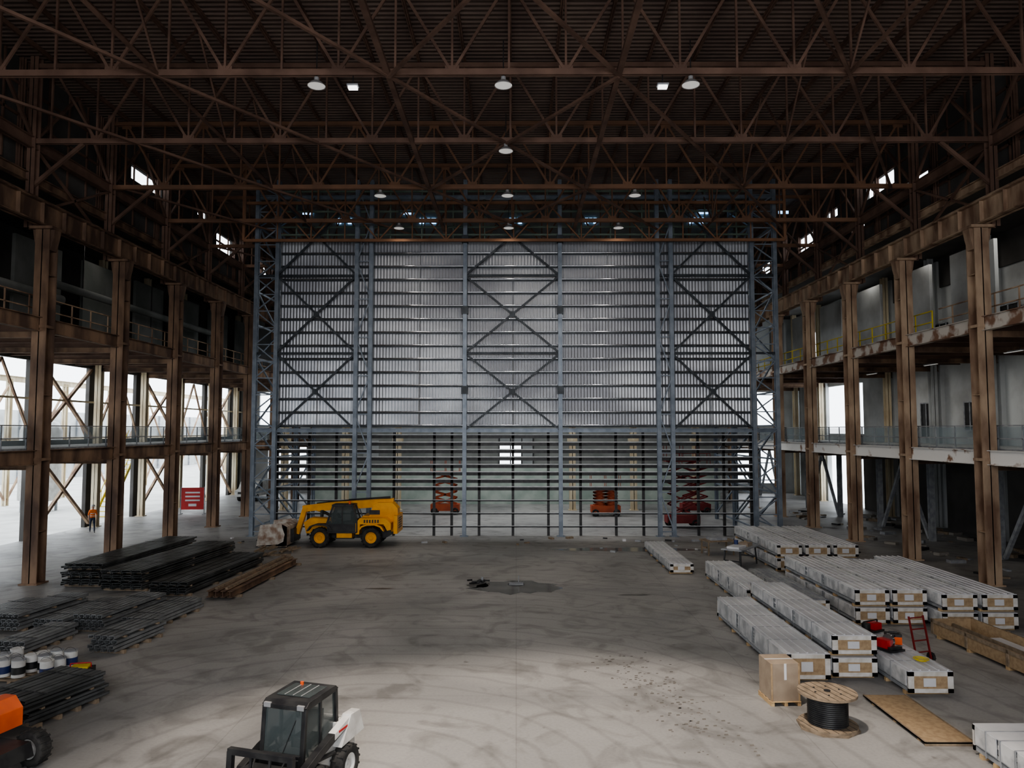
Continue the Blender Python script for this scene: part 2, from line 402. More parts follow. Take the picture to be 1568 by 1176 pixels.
for a,b in zip(YS[0:-1:2],YS[2::2]):
    for xa,xb in((-4.1,4.1),(-12.3,-4.1),(4.1,12.3),(-20,-12.3),(12.3,20)):
        m.beam((CX+xa,a,ZB-.1),(CX+xb,b,ZB-.1),.12,.10,ROOFS)
        if abs(xa)<5 and abs(xb)<5: m.beam((CX+xb,a,ZB-.16),(CX+xa,b,ZB-.16),.12,.10,ROOFS)
m.build('roof_bracing')
m=M()
zb_,zt_=18.25,20.6; xa_,xb_=-16.9,16.6; n_=16; st_=(xb_-xa_)/n_
LG=mat('orange_rust_girder',(.26,.13,.07),(.19,.10,.055),rough=.75,scale=.9)
for z in(zb_,zt_):
    m.beam((xa_,0,z),(xb_,0,z),.14,.17,LG)
for i in range(n_+1):
    x=xa_+i*st_
    m.beam((x,0,zb_),(x,0,zt_),.07,.07,LG)
    if i<n_: m.beam((x,0,zt_ if i%2 else zb_),(x+st_,0,zb_ if i%2 else zt_),.08,.08,LG)
for x in(xa_,xb_): m.beam((x,0,zb_),(x,0,22.95),.16,.16,LG)
for x in(-12.3,-4.5,3.6,12): m.beam((x,0,zt_),(x,0,22.95),.09,.09,LG)
m.build('lattice_girder',(0,45.2,0))

# ---------------- high bay lamps ----------------
def lamp(x,y,power,zl=18.72,warm=(1,.91,.80)):
    m=M()
    m.cyl((0,0,.25),(0,0,ZB-zl+1.2),.02,BLACK,6)
    m.cyl((0,0,.16),(0,0,.32),.09,SHADE,12)
    m.lathe((0,0,0),(0,0,.2),[(.32,0),(.31,.15),(.20,.7),(.1,1)],20,SHADE)
    m.cyl((0,0,.01),(0,0,.03),.30,LAMPW,20)
    ob=m.build('high_bay_lamp',(x,y,zl))
    if power:
        l=bpy.data.lights.new('lamp_light','SPOT'); l.energy=power; l.color=warm; l.spot_size=math.radians(165); l.spot_blend=.6; l.shadow_soft_size=.25
        o=bpy.data.objects.new('lamp_light',l); COL.objects.link(o); o.parent=ob; o.location=(0,0,-.06)
for y,p in((25.6,700),(38.0,700),(44.2,130)):
    for x in(-7.1,-.45,6.2): lamp(x,y,p)
lamp(-.45,31.8,700)
for x in(-5.8,5.2):
    m=M(); m.box((0,0,0),(.32,.2,.08),TUBE); m.box((0,0,.08),(.4,.25,.06),PANSIDE); m.cyl((0,0,.1),(0,0,.5),.02,BLACK,6); m.build('flood_light',(x,25.6,18.65))
def strip(x,y,z,p,col=(1,.95,.88)):  # strip fittings added to brighten the aisle walls
    m=M(); m.b2(-.08,.08,-.7,.7,.0,.06,SHADE); m.b2(-.05,.05,-.68,.68,-.02,.0,LAMPW)
    for q in(-.5,.5): m.cyl((0,q,.06),(0,q,.30),.01,BLACK,5)
    ob=m.build('added_strip_light',(x,y,z))
    l=bpy.data.lights.new('added_strip_fill','AREA'); l.shape='RECTANGLE'; l.size=.12; l.size_y=1.3; l.energy=p; l.color=col
    o=bpy.data.objects.new('added_strip_fill',l); COL.objects.link(o); o.parent=ob; o.location=(0,0,-.04)
for y in(29.7,37.5,45.0,52.5):
    strip(25.2,y,10.48,95); strip(25.2,y,17.88,80)
for y in(33,45): strip(-24.0,y,17.88,35)

# ---------------- enclosure (screen wall) ----------------
YE=46.0
enc=bpy.data.objects.new('steel_screen_enclosure',None); COL.objects.link(enc)
m=M()
cols=[-16.3,-15.0,-10.0,-9.1,-3.2,2.75,8.85,9.7,14.75,16.2]
for x in cols: m.ibeam((x,YE,0),(x,YE,22.3),.24,.32,BLUE,.035)
for x in cols: m.b2(x-.25,x+.25,YE-.25,YE+.25,0,.04,BLUE)
tiers=[6.5,11.3,16.2,21.2]
for z in (6.5,21.2): m.ibeam((-16.3,YE,z),(16.2,YE,z),.2,.24,BLUE,.03)
for z in (11.3,16.2):
    for a,b in((-16.3,-9.1),(-3.2,2.75),(8.85,16.2)): m.ibeam((a,YE,z),(b,YE,z),.14,.14,BLUED,.03)
def xb(xa,xb_,z0,z1,w=.12):
    m.beam((xa,YE-.08,z0),(xb_,YE-.08,z1),w,w,BLUED); m.beam((xb_,YE+.04,z0),(xa,YE+.04,z1),w,w,BLUED)
    m.box(((xa+xb_)/2,YE-.12,(z0+z1)/2),(.35,.03,.35),BLUED)
for z0,z1 in zip(tiers[:-1],tiers[1:]):
    for a,b in((-15,-10),(-3.2,2.75),(9.7,14.75)): xb(a,b,z0,z1)
def lat(xa,xc,z0,z1,st):
    z=z0;f=0
    while z<z1-.01:
        e=min(z+st,z1)
        m.beam((xa,YE-.1,z) if f else (xc,YE-.1,z),(xc,YE-.1,e) if f else (xa,YE-.1,e),.07,.07,BLUE)
        m.beam((xa,YE-.1,z),(xc,YE-.1,z),.06,.06,BLUE); z=e;f=1-f
lat(-10,-9.1,0.3,22,2.4); lat(8.85,9.7,.3,22,2.4); lat(-16.3,-15,.3,22,1.05); lat(14.75,16.2,.3,22,1.05)
for x in(-3.2,2.75):
    for z in(9,14,18.5): m.b2(x-.2,x+.2,YE-.2,YE+.1,z-.25,z+.25,BLUED)
m.build('frame',parent=enc)
m=M()
for x in(-16.3,16.2,-15.0,14.75):
    for y in(50.5,55):
        m.ibeam((x,y,0),(x,y,22.3),.24,.24,BLUE,.03)
    for y0,y1 in((46.2,50.5),(50.5,55)):
        z=.5;f=0
        while z<21.5:
            m.beam((x,y0,z),(x,y1,z),.1,.1,BLUE); 
            m.beam((x,y0 if f else y1,z),(x,y1 if f else y0,z+2.1),.09,.09,BLUE); z+=2.1;f=1-f
m.build('end_towers',parent=enc)
m=M()
z=6.75
while z<18.4:
    m.b2(-14.9,14.65,46.46,46.50,z,z+.80,CLAD)
    z+=.84
m.build('cladding_sheets',parent=enc)
m=M()
z=6.73
while z<18.7:
    m.beam((-14.9,46.40,z),(14.65,46.40,z),.10,.085,BLUED)
    m.cyl((-14.9,46.38,z+.09),(14.65,46.38,z+.09),.04,GALV,14)
    z+=.84
for x in(-14.9,-12.5,-6.1,-0.2,5.8,12.2,14.65): m.b2(x-.02,x+.02,46.36,46.46,6.7,18.5,PANSIDE)
m.build('cladding_girts',parent=enc)
m=M()
for x in(-14.9,-12.9,-11.2,-7.6,-5.1,-4.0,-2.3,-.2,2.0,4.0,6.2,7.9,11.3,12.9,14.6): m.b2(x-.08,x+.08,46.3,46.44,0,6.5,BLACK)
z=.55;k=0
while z<6.4:
    if z<2.6:
        m.b2(-14.9,14.65,46.30,46.40,z-.05,z+.03,BLACK); m.b2(-14.9,14.65,46.25,46.31,z+.03,z+.06,WSLAT); z+=.8; continue
    m.b2(-14.9,14.65,46.30,46.40,z-.17,z+.03,BLACK)
    m.b2(-14.9,14.65,46.22,46.31,z+.03,z+.09,WSLAT); z+=.46;k+=1
m.build('lower_girts',parent=enc)
GRN=mat('greenish_primer_steel',(.09,.13,.10),(.15,.19,.15),rough=.6)
m=M()
for i,z in enumerate((18.9,19.4,19.9,20.4,21.0,21.7)): m.b2(-15,14.75,46.3,46.4,z-.05,z+.05,GRN)
for x in[-14+2*i for i in range(15)]: m.b2(x-.04,x+.04,46.4,46.5,18.5,22.2,GRN)
m.build('upper_girts',parent=enc)
m=M()
m.b2(-15,14.75,52.9,53.0,18,22.5,WALLM)
m.build('upper_backing',parent=enc)
m=M()
for x,w in((-13.0,1.2),(-7.0,1.3),(-.5,1.0),(5.0,.9),(12.5,1.2)):
    for kk in range(3): m.b2(x+kk*w/3,x+kk*w/3+w/4,52.8,52.88,21.45+.12*(kk%2),21.85,BLUEGLOW)
for x in(-15.5,-8.2,13.2,19): m.b2(x,x+.7,52.8,52.88,22.15,22.35,BLUEGLOW)
m.build('daylight_glow_panes',parent=enc)

# area behind screen
m=M()
wallgrid(m,'y',66,.2,-18,18,0,3.4,[],GREENW)
wallgrid(m,'y',66,.2,-18,18,3.4,8,[(-1.5,1.5,3.4,5.9),(-13.6,-12.2,3.8,5.6)],WALLM)
for x in(-1.5,-.5,.5,1.5): m.b2(x-.05,x+.05,65.8,65.9,3.4,5.9,BLACK)
m.b2(-1.5,1.5,65.8,65.9,4.6,4.7,BLACK)
m.build('wall_rear_partition')
for x in(-19,-14,-9.7,4.6,9.6,14.7):
    m=M(); m.ibeam((0,0,0),(0,0,8),.5,.5,CREAM,.05); m.b2(-.35,.35,-.35,.35,0,.05,CREAM); m.b2(-.4,.4,-.3,.3,5.6,5.9,CREAM); m.build('cream_column',(x,61,0))
m=M(); m.b2(-14.5,14.5,60.6,60.9,6.9,7.4,CREAM); m.build('cream_beam')
def scissor(x,y,h,mt):
    m=M()
    m.box((0,0,.55),(2.2,1.1,.5),mt); 
    for a in(-.8,.8):
        for b in(-.5,.5): m.wheel((a,b,.28),.28,.2,BLACK,lugs=8)
    n=5; st=(h-.8)/n
    for i in range(n):
        z=.8+i*st
        for b in(-.4,.4):
            m.beam((-.9,b,z),(.9,b,z+st),.06,.1,mt); m.beam((.9,b,z),(-.9,b,z+st),.06,.1,mt)
    m.box((0,0,h+.05),(2.3,1.1,.12),mt)
    for a in(-1.1,0,1.1):
        for b in(-.5,.5): m.beam((a,b,h),(a,b,h+1.1),.04,.04,mt)
    for b in(-.5,.5):
        for q in(.55,1.1): m.beam((-1.1,b,h+q),(1.1,b,h+q),.04,.04,mt)
    for a in(-1.1,1.1):
        for q in(.55,1.1): m.beam((a,-.5,h+q),(a,.5,h+q),.04,.04,mt)
    m.build('scissor_lift',(x,y,0))
scissor(11.2,50.5,4.4,REDD); scissor(6.8,57,2.0,ORGD); scissor(-5.5,58,3.2,ORGD); scissor(14,58.5,3.6,REDD)

# ---------------- machines ----------------
def telehandler(loc,rz=0):
    m=M()
    for x in(-1.45,1.4):
        for y in(-1.0,1.0):
            m.wheel((x,y,.56),.56,.42,YEL,lugs=20)
        m.cyl((x,-.9,.56),(x,.9,.56),.12,BLACK,10)
    m.prism([(-2.2,.55),(-2.0,.95),(2.35,1.0),(2.45,.65),(2.1,.45),(-2.0,.45)],-.5,.5,BLACK)
    for x in(-1.45,1.4):
        for y in(-1.02,1.02):
            pts=[(x-.72,.95),(x-.55,1.2),(x-.2,1.32),(x+.25,1.32),(x+.58,1.2),(x+.74,.92),(x+.68,.92),(x+.5,1.13),(x+.2,1.24),(x-.2,1.24),(x-.5,1.13),(x-.66,.92)]
            m.prism(pts,y-.24,y+.24,BLACK if x<0 else YEL)
    m.prism([(.55,.75),(.55,1.35),(.75,1.62),(2.2,1.62),(2.5,1.35),(2.5,1.0),(2.3,.95),(2.1,1.3),(.8,1.3),(.75,.75)],-1.2,-.3,YEL)
    m.prism([(.55,1.3),(.75,1.66),(2.3,1.66),(2.55,1.35),(2.55,1.0),(.6,1.3)],-.3,1.1,YEL)
    m.prism([(1.1,1.5),(1.35,2.25),(1.6,2.42),(2.45,2.42),(2.75,2.1),(2.8,.9),(2.3,.75),(2.25,1.5)],-.42,.42,YEL)
    m.b2(2.62,2.83,-1.0,1.0,.75,1.75,YEL)
    for q in range(5): m.b2(2.825,2.85,-.5,.5,1.0+q*.13,1.06+q*.13,BLACK)
    for q in range(6): m.b2(1.0+q*.15,1.08+q*.15,-1.215,-1.19,1.38,1.55,BLACK)
    m.prism([(-2.4,.7),(-2.55,1.3),(-2.2,1.55),(-1.0,1.5),(-.95,.9),(-2.0,.7)],-.42,.42,YEL)
    m.beam((2.45,.15,2.40),(-1.9,.15,2.12),.38,.44,YEL)
    m.beam((-1.7,.15,2.14),(-2.75,.15,2.02),.30,.36,YEL)
    m.beam((-2.6,.15,2.12),(-3.05,.15,.62),.26,.36,YEL)
    m.cyl((-.3,.15,1.2),(-1.6,.15,1.85),.08,BLACK,10); m.cyl((-1.2,.15,1.66),(-2.0,.15,1.95),.05,GALV,8)
    m.beam((-.2,.42,2.5),(2.2,.42,2.66),.08,.1,BLACK); m.tubepath([(2.3,-.1,2.65),(1.0,-.1,2.62),(-.6,-.1,2.5),(-1.9,-.1,2.36)],.035,BLACK)
    P=[(-.95,.85),(-1.05,1.35),(-.72,2.30),(.35,2.34),(.62,1.55),(.62,.85)]
    y0,y1=-1.18,-.28
    for y in(y0,y1):
        for a,b in zip(P,P[1:]+P[:1]): m.beam((a[0],y,a[1]),(b[0],y,b[1]),.08,.08,BLACK)
    for a in P: m.beam((a[0],y0,a[1]),(a[0],y1,a[1]),.08,.08,BLACK)
    m.prism(P,y0+.02,y0+.035,GLS); m.prism(P,y1-.03,y1-.02,GLS)
    m.prism([(-.97,.85),(-1.03,1.3),(.62,1.3),(.62,.85)],y0+.0,y1,BLACK)
    m.b2(-.78,.42,y0-.03,y1+.03,2.30,2.38,BLACK)
    m.beam((-.2,y0,1.3),(-.2,y0,2.3),.06,.05,BLACK)
    m.b2(-.15,.35,-.95,-.5,1.3,1.45,BLACK); m.b2(.22,.36,-.95,-.5,1.4,2.0,BLACK)
    m.cyl((-.62,-.72,1.3),(-.5,-.72,1.72),.03,BLACK,6); m.lathe((-.52,-.72,1.70),(-.46,-.72,1.75),[(.17,0),(.19,.5),(.17,1)],14,BLACK)
    m.b2(-.6,.45,-1.22,-.9,.50,.56,BLACK); m.b2(-.5,.35,-1.2,-.6,.56,.86,YEL)
    m.beam((-1.0,y0,1.9),(-1.25,y0-.25,2.0),.03,.03,BLACK); m.b2(-1.32,-1.2,y0-.4,y0-.12,1.75,2.1,BLACK)
    m.cyl((.1,-.7,2.38),(.1,-.7,2.54),.06,ORG,10)
    m.b2(1.15,1.75,-.43,-.425,1.75,2.0,BLACK)
    m.b2(-3.25,-3.05,-.55,.75,.25,.95,BLACK)
    bp=[(-3.25,.12),(-3.25,1.15),(-3.55,1.3),(-3.5,1.05),(-3.38,.75),(-3.45,.35),(-3.75,.2),(-4.85,.12),(-4.85,.06),(-3.6,.06)]
    m.prism(bp,-1.2,1.2,DIRTY)
    for y in(-1.2,1.16): m.prism([(-3.25,.08),(-3.25,1.15),(-3.55,1.35),(-4.75,1.25),(-4.95,.1)],y,y+.04,DIRTY)
    for i in range(9): m.b2(-4.98,-4.8,-1.12+i*.28-.04,-1.12+i*.28+.04,.06,.1,BLACK)
    return m.build('telehandler',loc,rz,bevel=.012)
telehandler((-9.45,42.6,0),0)

def skid(loc,rz,sc=1):
    m=M()
    for x in(-.72,.72):
        for y in(-.55,.6): m.wheel((x,y,.42),.42,.30,WHT,ax=(1,0,0),lugs=16)
    m.prism([(-1.0,.3),(-1.05,.7),(-.6,.85),(1.1,.95),(1.15,.4),(.9,.25),(-.7,.22)],-.55,.55,WHT,axis='x')
    m.prism([(.45,.8),(.5,1.3),(1.05,1.25),(1.3,1.1),(1.35,.45),(.9,.4)],-.55,.55,WHT,axis='x')
    for q in range(6): m.b2(-.4,.4,.62+q*.08,.65+q*.08,1.28-q*.012,1.31-q*.012,BLACK)
    for x in(-1,1):
        m.prism([(.35,.85),(.75,1.42),(1.15,1.40),(1.35,.9)],x*.56,x*.78,WHT,axis='x')
        pts=[(1.15,1.38),(.9,1.42),(-.5,1.10),(-1.15,.90),(-1.45,.35),(-1.28,.30),(-.98,.75),(-.4,.95),(.9,1.25),(1.1,1.22)]
        m.prism(pts,x*.60,x*.76,BLACK,axis='x')
        m.prism([(1.15,1.385),(.9,1.425),(.1,1.24),(.1,1.10),(.9,1.25),(1.1,1.22)],x*.595,x*.765,WHT,axis='x')
        m.cyl((x*.68,.2,.8),(x*.68,-.75,.95),.05,BLACK,8)
        m.b2(x*.76-.005,x*.76+.012,.25,.8,1.2,1.25,RED)
    P=[(-.72,.75),(-.62,1.98),(.55,2.02),(.62,.9)]
    for x in(-.48,.48):
        for a,b in zip(P,P[1:]+P[:1]): m.beam((x,a[0],a[1]),(x,b[0],b[1]),.09,.09,BLACK)
        m.beam((x,-.05,.9),(x,-.05,2.0),.06,.06,BLACK)
        xx=x*.98
        m.prism([(p[0],p[1]) for p in P],xx-.006,xx+.006,GLS,axis='x')
    for a in P: m.beam((-.48,a[0],a[1]),(.48,a[0],a[1]),.10,.09,BLACK)
    m.prism([(-.68,2.0),(-.55,2.09),(.5,2.11),(.62,2.02)],-.53,.53,BLACK,axis='x')
    m.b2(-.4,.4,-.35,.35,2.10,2.12,GLS)
    for q in(-.2,0,.2): m.b2(q-.01,q+.01,-.35,.35,2.115,2.13,SHADE)
    m.box((0,-.70,1.38),(.86,.012,1.1),GLS,Matrix.Rotation(-.08,3,'X'))
    m.beam((0,-.74,1.0),(.3,-.68,1.75),.02,.02,BLACK)
    m.b2(-.46,.46,-.80,-.70,.72,1.08,BLACK)
    m.b2(-.42,.42,-.66,.5,.75,.85,BLACK); m.b2(-.25,.25,.0,.45,.85,1.1,BLACK); m.b2(-.25,.25,.35,.48,1.1,1.6,BLACK)
    for x in(-.36,.36): m.cyl((x,-.3,.85),(x,-.4,1.2),.025,BLACK,6)
    m.cyl((-.2,.3,2.1),(-.2,.3,2.18),.04,ORG,10)
    for x in(-.4,.4): m.box((x,-.66,2.0),(.16,.06,.1),SHADE)
    for z in(.35,.75): m.b2(-.68,.68,-1.52,-1.42,z,z+.12,BLACK)
    for x in(-.70,.70): m.beam((x,-1.48,.3),(x,-1.42,1.32),.12,.12,BLACK)
    m.beam((-.75,-1.42,1.32),(.75,-1.42,1.32),.12,.12,BLACK)
    for x in(-.22,.22): m.beam((x,-1.48,.8),(x,-1.42,1.3),.05,.05,BLACK)
    m.b2(-.6,.6,-1.42,-1.25,.28,.9,BLACK)
    m.prism([(-1.42,.35),(-1.42,1.0),(-1.0,.95),(-.75,.7),(-.9,.3)],-.5,.5,BLACK,axis='x')
    for x in(-.35,.35): m.b2(x-.06,x+.06,-2.6,-1.48,.06,.11,BLACK); m.b2(x-.06,x+.06,-1.56,-1.5,.06,.8,BLACK)
    m.tubepath([(-.3,-1.3,.9),(-.35,-1.1,1.15),(-.5,-.9,1.1)],.02,BLACK); m.tubepath([(.3,-1.3,.9),(.35,-1.1,1.12),(.5,-.9,1.05)],.02,BLACK)
    return m.build('skid_steer_loader',loc,rz,bevel=.01,sc=sc)
skid((-3.90,13.8,0),math.radians(-17),.84)

def boomlift(loc,rz,sc):
    m=M()
    for x in(-1.1,1.1):
        for y in(-.85,.85): m.wheel((x,y,.4),.4,.32,WHT,ax=(0,1,0),lugs=16)
    m.prism([(-1.4,.35),(-1.3,.65),(1.3,.65),(1.4,.35),(1.1,.25),(-1.1,.25)],-.6,.6,BLACK)
    m.cyl((0,0,.65),(0,0,.8),.5,BLACK,20)
    for a,b in((-1.0,-.35),(.35,1.0)):
        m.prism([(-.9,.8),(-.9,1.2),(.1,1.45),(.4,1.45),(.62,1.2),(.62,.8)],a,b,ORG)
    m.b2(.2,.66,-.36,.36,.8,1.35,ORG)
    m.beam((.4,0,1.35),(-2.6,0,1.3),.3,.32,ORG); m.beam((-2.5,0,1.3),(-3.4,0,1.0),.22,.24,BLACK)
    m.b2(-4.3,-3.4,-.9,.9,.5,.56,BLACK)
    for a in(-4.3,-3.4):
        for b in(-.9,0,.9): m.beam((a,b,.5),(a,b,1.6),.04,.04,ORG)
        for z in(1.05,1.6): m.beam((a,-.9,z),(a,.9,z),.04,.04,ORG)
    for b in(-.9,.9):
        for z in(1.05,1.6): m.beam((-4.3,b,z),(-3.4,b,z),.04,.04,ORG)
    for q in range(4): m.b2(.615,.63,-.9,-.45,.9+q*.08,.94+q*.08,BLACK)
    return m.build('boom_lift',loc,rz,bevel=.015,sc=sc)
boomlift((-10.5,14.3,0),math.radians(-14),.86)

# ---------------- material stacks ----------------
def panel_pack(name,x,y0,L,W=1.15,units=2,uh=.5,gap=.09,top=WHITEP,ribs=True):
    m=M(); z=0
    for u in range(units):
        yy=.25
        while yy<L:
            m.b2(-W/2,W/2,yy-.05,yy+.05,z,z+gap,WOOD); yy+=(L-.5)/4.001
        z+=gap
        n=max(3,int(uh/.085)); t=uh/n
        for i in range(n):
            m.b2(-W/2+.03,W/2-.03,.05,L-.05,z+i*t,z+i*t+t*.86,WRAP if i%2 else PANSIDE)
        for y in(.0,L-.05):
            m.b2(-W/2,W/2,y,y+.05,z,z+.10,WRAPE); m.b2(-W/2,W/2,y,y+.05,z+uh-.10,z+uh,WRAPE)
            m.b2(-W/2,-W/2+.14,y,y+.05,z,z+uh,WRAPE); m.b2(W/2-.14,W/2,y,y+.05,z,z+uh,WRAPE)
            m.b2(-W/2+.05,W/2-.05,y+.015,y+.05,z+.05,z+uh-.05,OSB)
        m.b2(-.18,.12,-.004,.02,z+uh*.3,z+uh*.7,WHITEP)
        m.b2(-W/2,W/2,.02,L-.02,z+uh,z+uh+.02,top)
        for a,b in((.1,L*.38),(L*.42,L*.62),(L*.66,L-.1)):
            m.b2(-W/2-.012,-W/2+.01,a,b,z+uh*.3,z+uh,WRAP); m.b2(W/2-.01,W/2+.012,a,b,z+uh*.3,z+uh,WRAP)
        for q in(.2,.4,.6,.8):
            m.b2(-W/2-.016,W/2+.016,L*q-.015,L*q+.015,z+uh+.02,z+uh+.026,PANSIDE)
            for s_ in(-1,1): m.b2(s_*(W/2+.012),s_*(W/2+.018),L*q-.015,L*q+.015,z,z+uh+.02,PANSIDE)
        z+=uh+.026
    if ribs:
        for q in range(5): xx=-W/2+.1+q*(W-.2)/4; m.b2(xx-.02,xx+.02,.05,L-.05,z-.01,z+.02,top)
    return m.build(name,(x,y0,0))
PP='insulated_panel_pack'
panel_pack(PP,7.5,34,6.8,1.05,1,.36)
panel_pack(PP,8.95,27.3,6.0,1.15,1,.62)
panel_pack(PP,7.55,19.6,6.6,1.15,1,.62)
panel_pack(PP,8.85,19.8,6.8,1.15,2,.46)
panel_pack(PP,10.15,18.6,4.2,1.1,1,.5)
panel_pack(PP,10.55,26.6,6.0,1.0,1,.42,top=PANSIDE)
for i,xx in enumerate((11.9,13.15,14.4,15.7)):
    panel_pack(PP,xx,25.2-(.7 if i>1 else 0),6.6+(.8 if i==3 else 0),1.12,2,.48)
for xx in(12.6,13.9,15.2): panel_pack(PP,xx,34.6,6.8,1.12,2,.5)
panel_pack(PP,9.9,13.2,2.2,1.4,1,.50,ribs=False)

ZP=.645
m=M()
m.b2(-.25,.25,-.3,.3,0,.05,BLACK); m.b2(-.18,.1,-.1,.25,.05,.26,RED); m.cyl((-.05,-.02,.25),(.02,-.02,.25),.17,GALV,18); m.cyl((.0,.1,.26),(.0,-.2,.4),.03,BLACK,8); m.b2(-.2,.2,-.25,-.15,.05,.12,BLACK)
m.build('chop_saw',(9.98,20.3,ZP+.001),.4)
m=M()
m.b2(-.2,.2,-.15,.15,0,.2,ORG); m.b2(-.2,.2,-.15,.15,.2,.27,BLACK); m.beam((-.1,0,.3),(.1,0,.3),.03,.04,BLACK); m.cyl((-.1,0,.26),(-.1,0,.31),.012,BLACK,6); m.cyl((.1,0,.26),(.1,0,.31),.012,BLACK,6)
m.build('tool_box',(10.4,20.9,ZP+.001),-.3)
m=M()
for i in range(3):
    r=.12+.03*i; pts=[(r*math.cos(a*.5),r*math.sin(a*.5),.02+.02*i) for a in range(14)]; m.tubepath(pts,.012,SAFY,5)
m.build('extension_cord',(10.3,19.3,ZP))
m=M()
for x in(-.25,.25):
    m.beam((x,0,.1),(x,.25,1.25),.04,.04,REDD); m.wheel((x*1.2,.05,.14),.14,.07,BLACK,ax=(1,0,0),lugs=6)
for q in(.3,.6,.9,1.2): m.beam((-.25,.21*q,q),(.25,.21*q,q),.03,.03,REDD)
m.b2(-.25,.25,-.3,0,.02,.05,REDD)
m.build('hand_truck',(11.4,21.2,0),.3)
m=M()
m.b2(-.35,.35,-.2,.2,.0,.06,BLACK); m.cyl((-.2,0,.06),(-.2,0,.25),.12,BLACK,14); m.b2(0,.3,-.15,.15,.06,.24,RED); m.beam((-.3,0,.3),(.3,0,.3),.03,.03,BLACK); m.beam((-.3,0,.05),(-.3,0,.3),.03,.03,BLACK); m.beam((.3,0,.05),(.3,0,.3),.03,.03,BLACK)
m.build('air_compressor',(10.35,22.1,ZP),.5)

m=M()
L=5.0;W=1.3;H=.55
m.b2(-W/2,W/2,0,L,.1,.14,OSB)
for y in(.3,1.7,3.3,4.7): m.b2(-W/2,W/2,y-.06,y+.06,0,.1,WOOD)
for x in(-W/2,W/2-.04): m.b2(x,x+.04,0,L,.14,H,OSB)
for y in(0,L-.04): m.b2(-W/2,W/2,y,y+.04,.14,H,OSB)
for x in(-W/2-.03,W/2): 
    for y in(.0,1.6,3.3,4.9): m.b2(x,x+.03,y,y+.1,.1,H+.02,WOODD)
    m.b2(x,x+.03,0,L,H-.1,H,WOODD)
m.b2(-.05,.0,0.1,L-.1,.14,.42,WOODD)
m.b2(-.5,-.15,.3,L-.4,.15,.3,PANSIDE); m.b2(.1,.5,.3,3.5,.15,.35,WHITEP)
m.build('wooden_crate',(14.1,19.0,0),.06)

m=M()
def flange(z):
    m.cyl((0,0,z),(0,0,z+.05),.62,WOODD,40)
    for i in range(-3,4): m.b2(-.006+i*.17,.006+i*.17,-math.sqrt(.38-(i*.17)**2),math.sqrt(.38-(i*.17)**2),z+.05,z+.053,BLACK)
    for i in range(6):
        a=i*math.pi/3; m.cyl((.3*math.cos(a),.3*math.sin(a),z+.05),(.3*math.cos(a),.3*math.sin(a),z+.065),.02,BLACK,8)
m.cyl((0,0,0),(0,0,.04),.66,WOODD,8)
flange(.04)
for i in range(15): m.lathe((0,0,.09+i*.042),(0,0,.132+i*.042),[(.40,0),(.425,.5),(.40,1)],32,BLACK)
m.cyl((0,0,.09),(0,0,.73),.39,BLACK,32)
flange(.72)
m.cyl((0,0,.77),(0,0,.79),.07,BLACK,12)
m.build('cable_reel',(6.85,16.75,0),.25)

m=M()
for x in(-.32,0,.32): m.b2(x-.04,x+.04,-.4,.4,0,.09,WOOD)
for y in(-.35,-.12,.12,.35): m.b2(-.36,.36,y-.06,y+.06,.09,.11,WOOD)
m.b2(-.34,.34,-.38,.38,.11,.98,CARD)
m.b2(-.35,.35,-.03,.03,.98,.985,WHITEP); m.b2(-.03,.03,-.385,-.38,.6,.98,WHITEP)
for x in(-.35,.31): m.b2(x,x+.04,-.39,-.37,.11,.98,OSB)
m.build('cardboard_box',(6.35,18.35,0),.06,bevel=.006)
m=M()
for y in(.3,1.3,2.3): m.b2(-.5,.5,y-.04,y+.04,0,.05,WOOD)
m.b2(-.52,.52,0,2.75,.05,.08,OSB); m.b2(-.52,.52,0,.03,.0,.085,WOODD); m.b2(-.52,-.49,0,2.75,.05,.095,WOODD); m.b2(.49,.52,0,2.75,.05,.095,WOODD)
m.build('plywood_sheet',(8.95,15.75,0),.0)
m=M()
m.b2(-1.1,1.1,-.5,.5,.84,.9,PANSIDE)
for x in(-1,1):
    for y in(-.42,.42): m.beam((x,y,0),(x*.92,y*.9,.84),.06,.06,BLACK)
    m.beam((x,-.42,.35),(x,.42,.35),.05,.05,BLACK)
m.b2(-.9,0,-.3,.3,.9,1.0,WHITEP); m.b2(.2,.8,-.3,.2,.9,1.05,CARD); m.cyl((.0,.2,.9),(.0,.2,1.2),.1,NAVY,12)
m.build('work_table',(10.8,36.2,0),.9)
m=M(); 
m.b2(-.8,.8,-.5,.5,.70,.76,WOODD)
for x in(-.7,.7):
    for y in(-.4,.4): m.beam((x,y,0),(x,y,.7),.07,.07,WOODD)
m.b2(-.5,.4,-.3,.3,.76,.9,PANSIDE)
m.build('work_table',(10.6,39.5,0),.2)

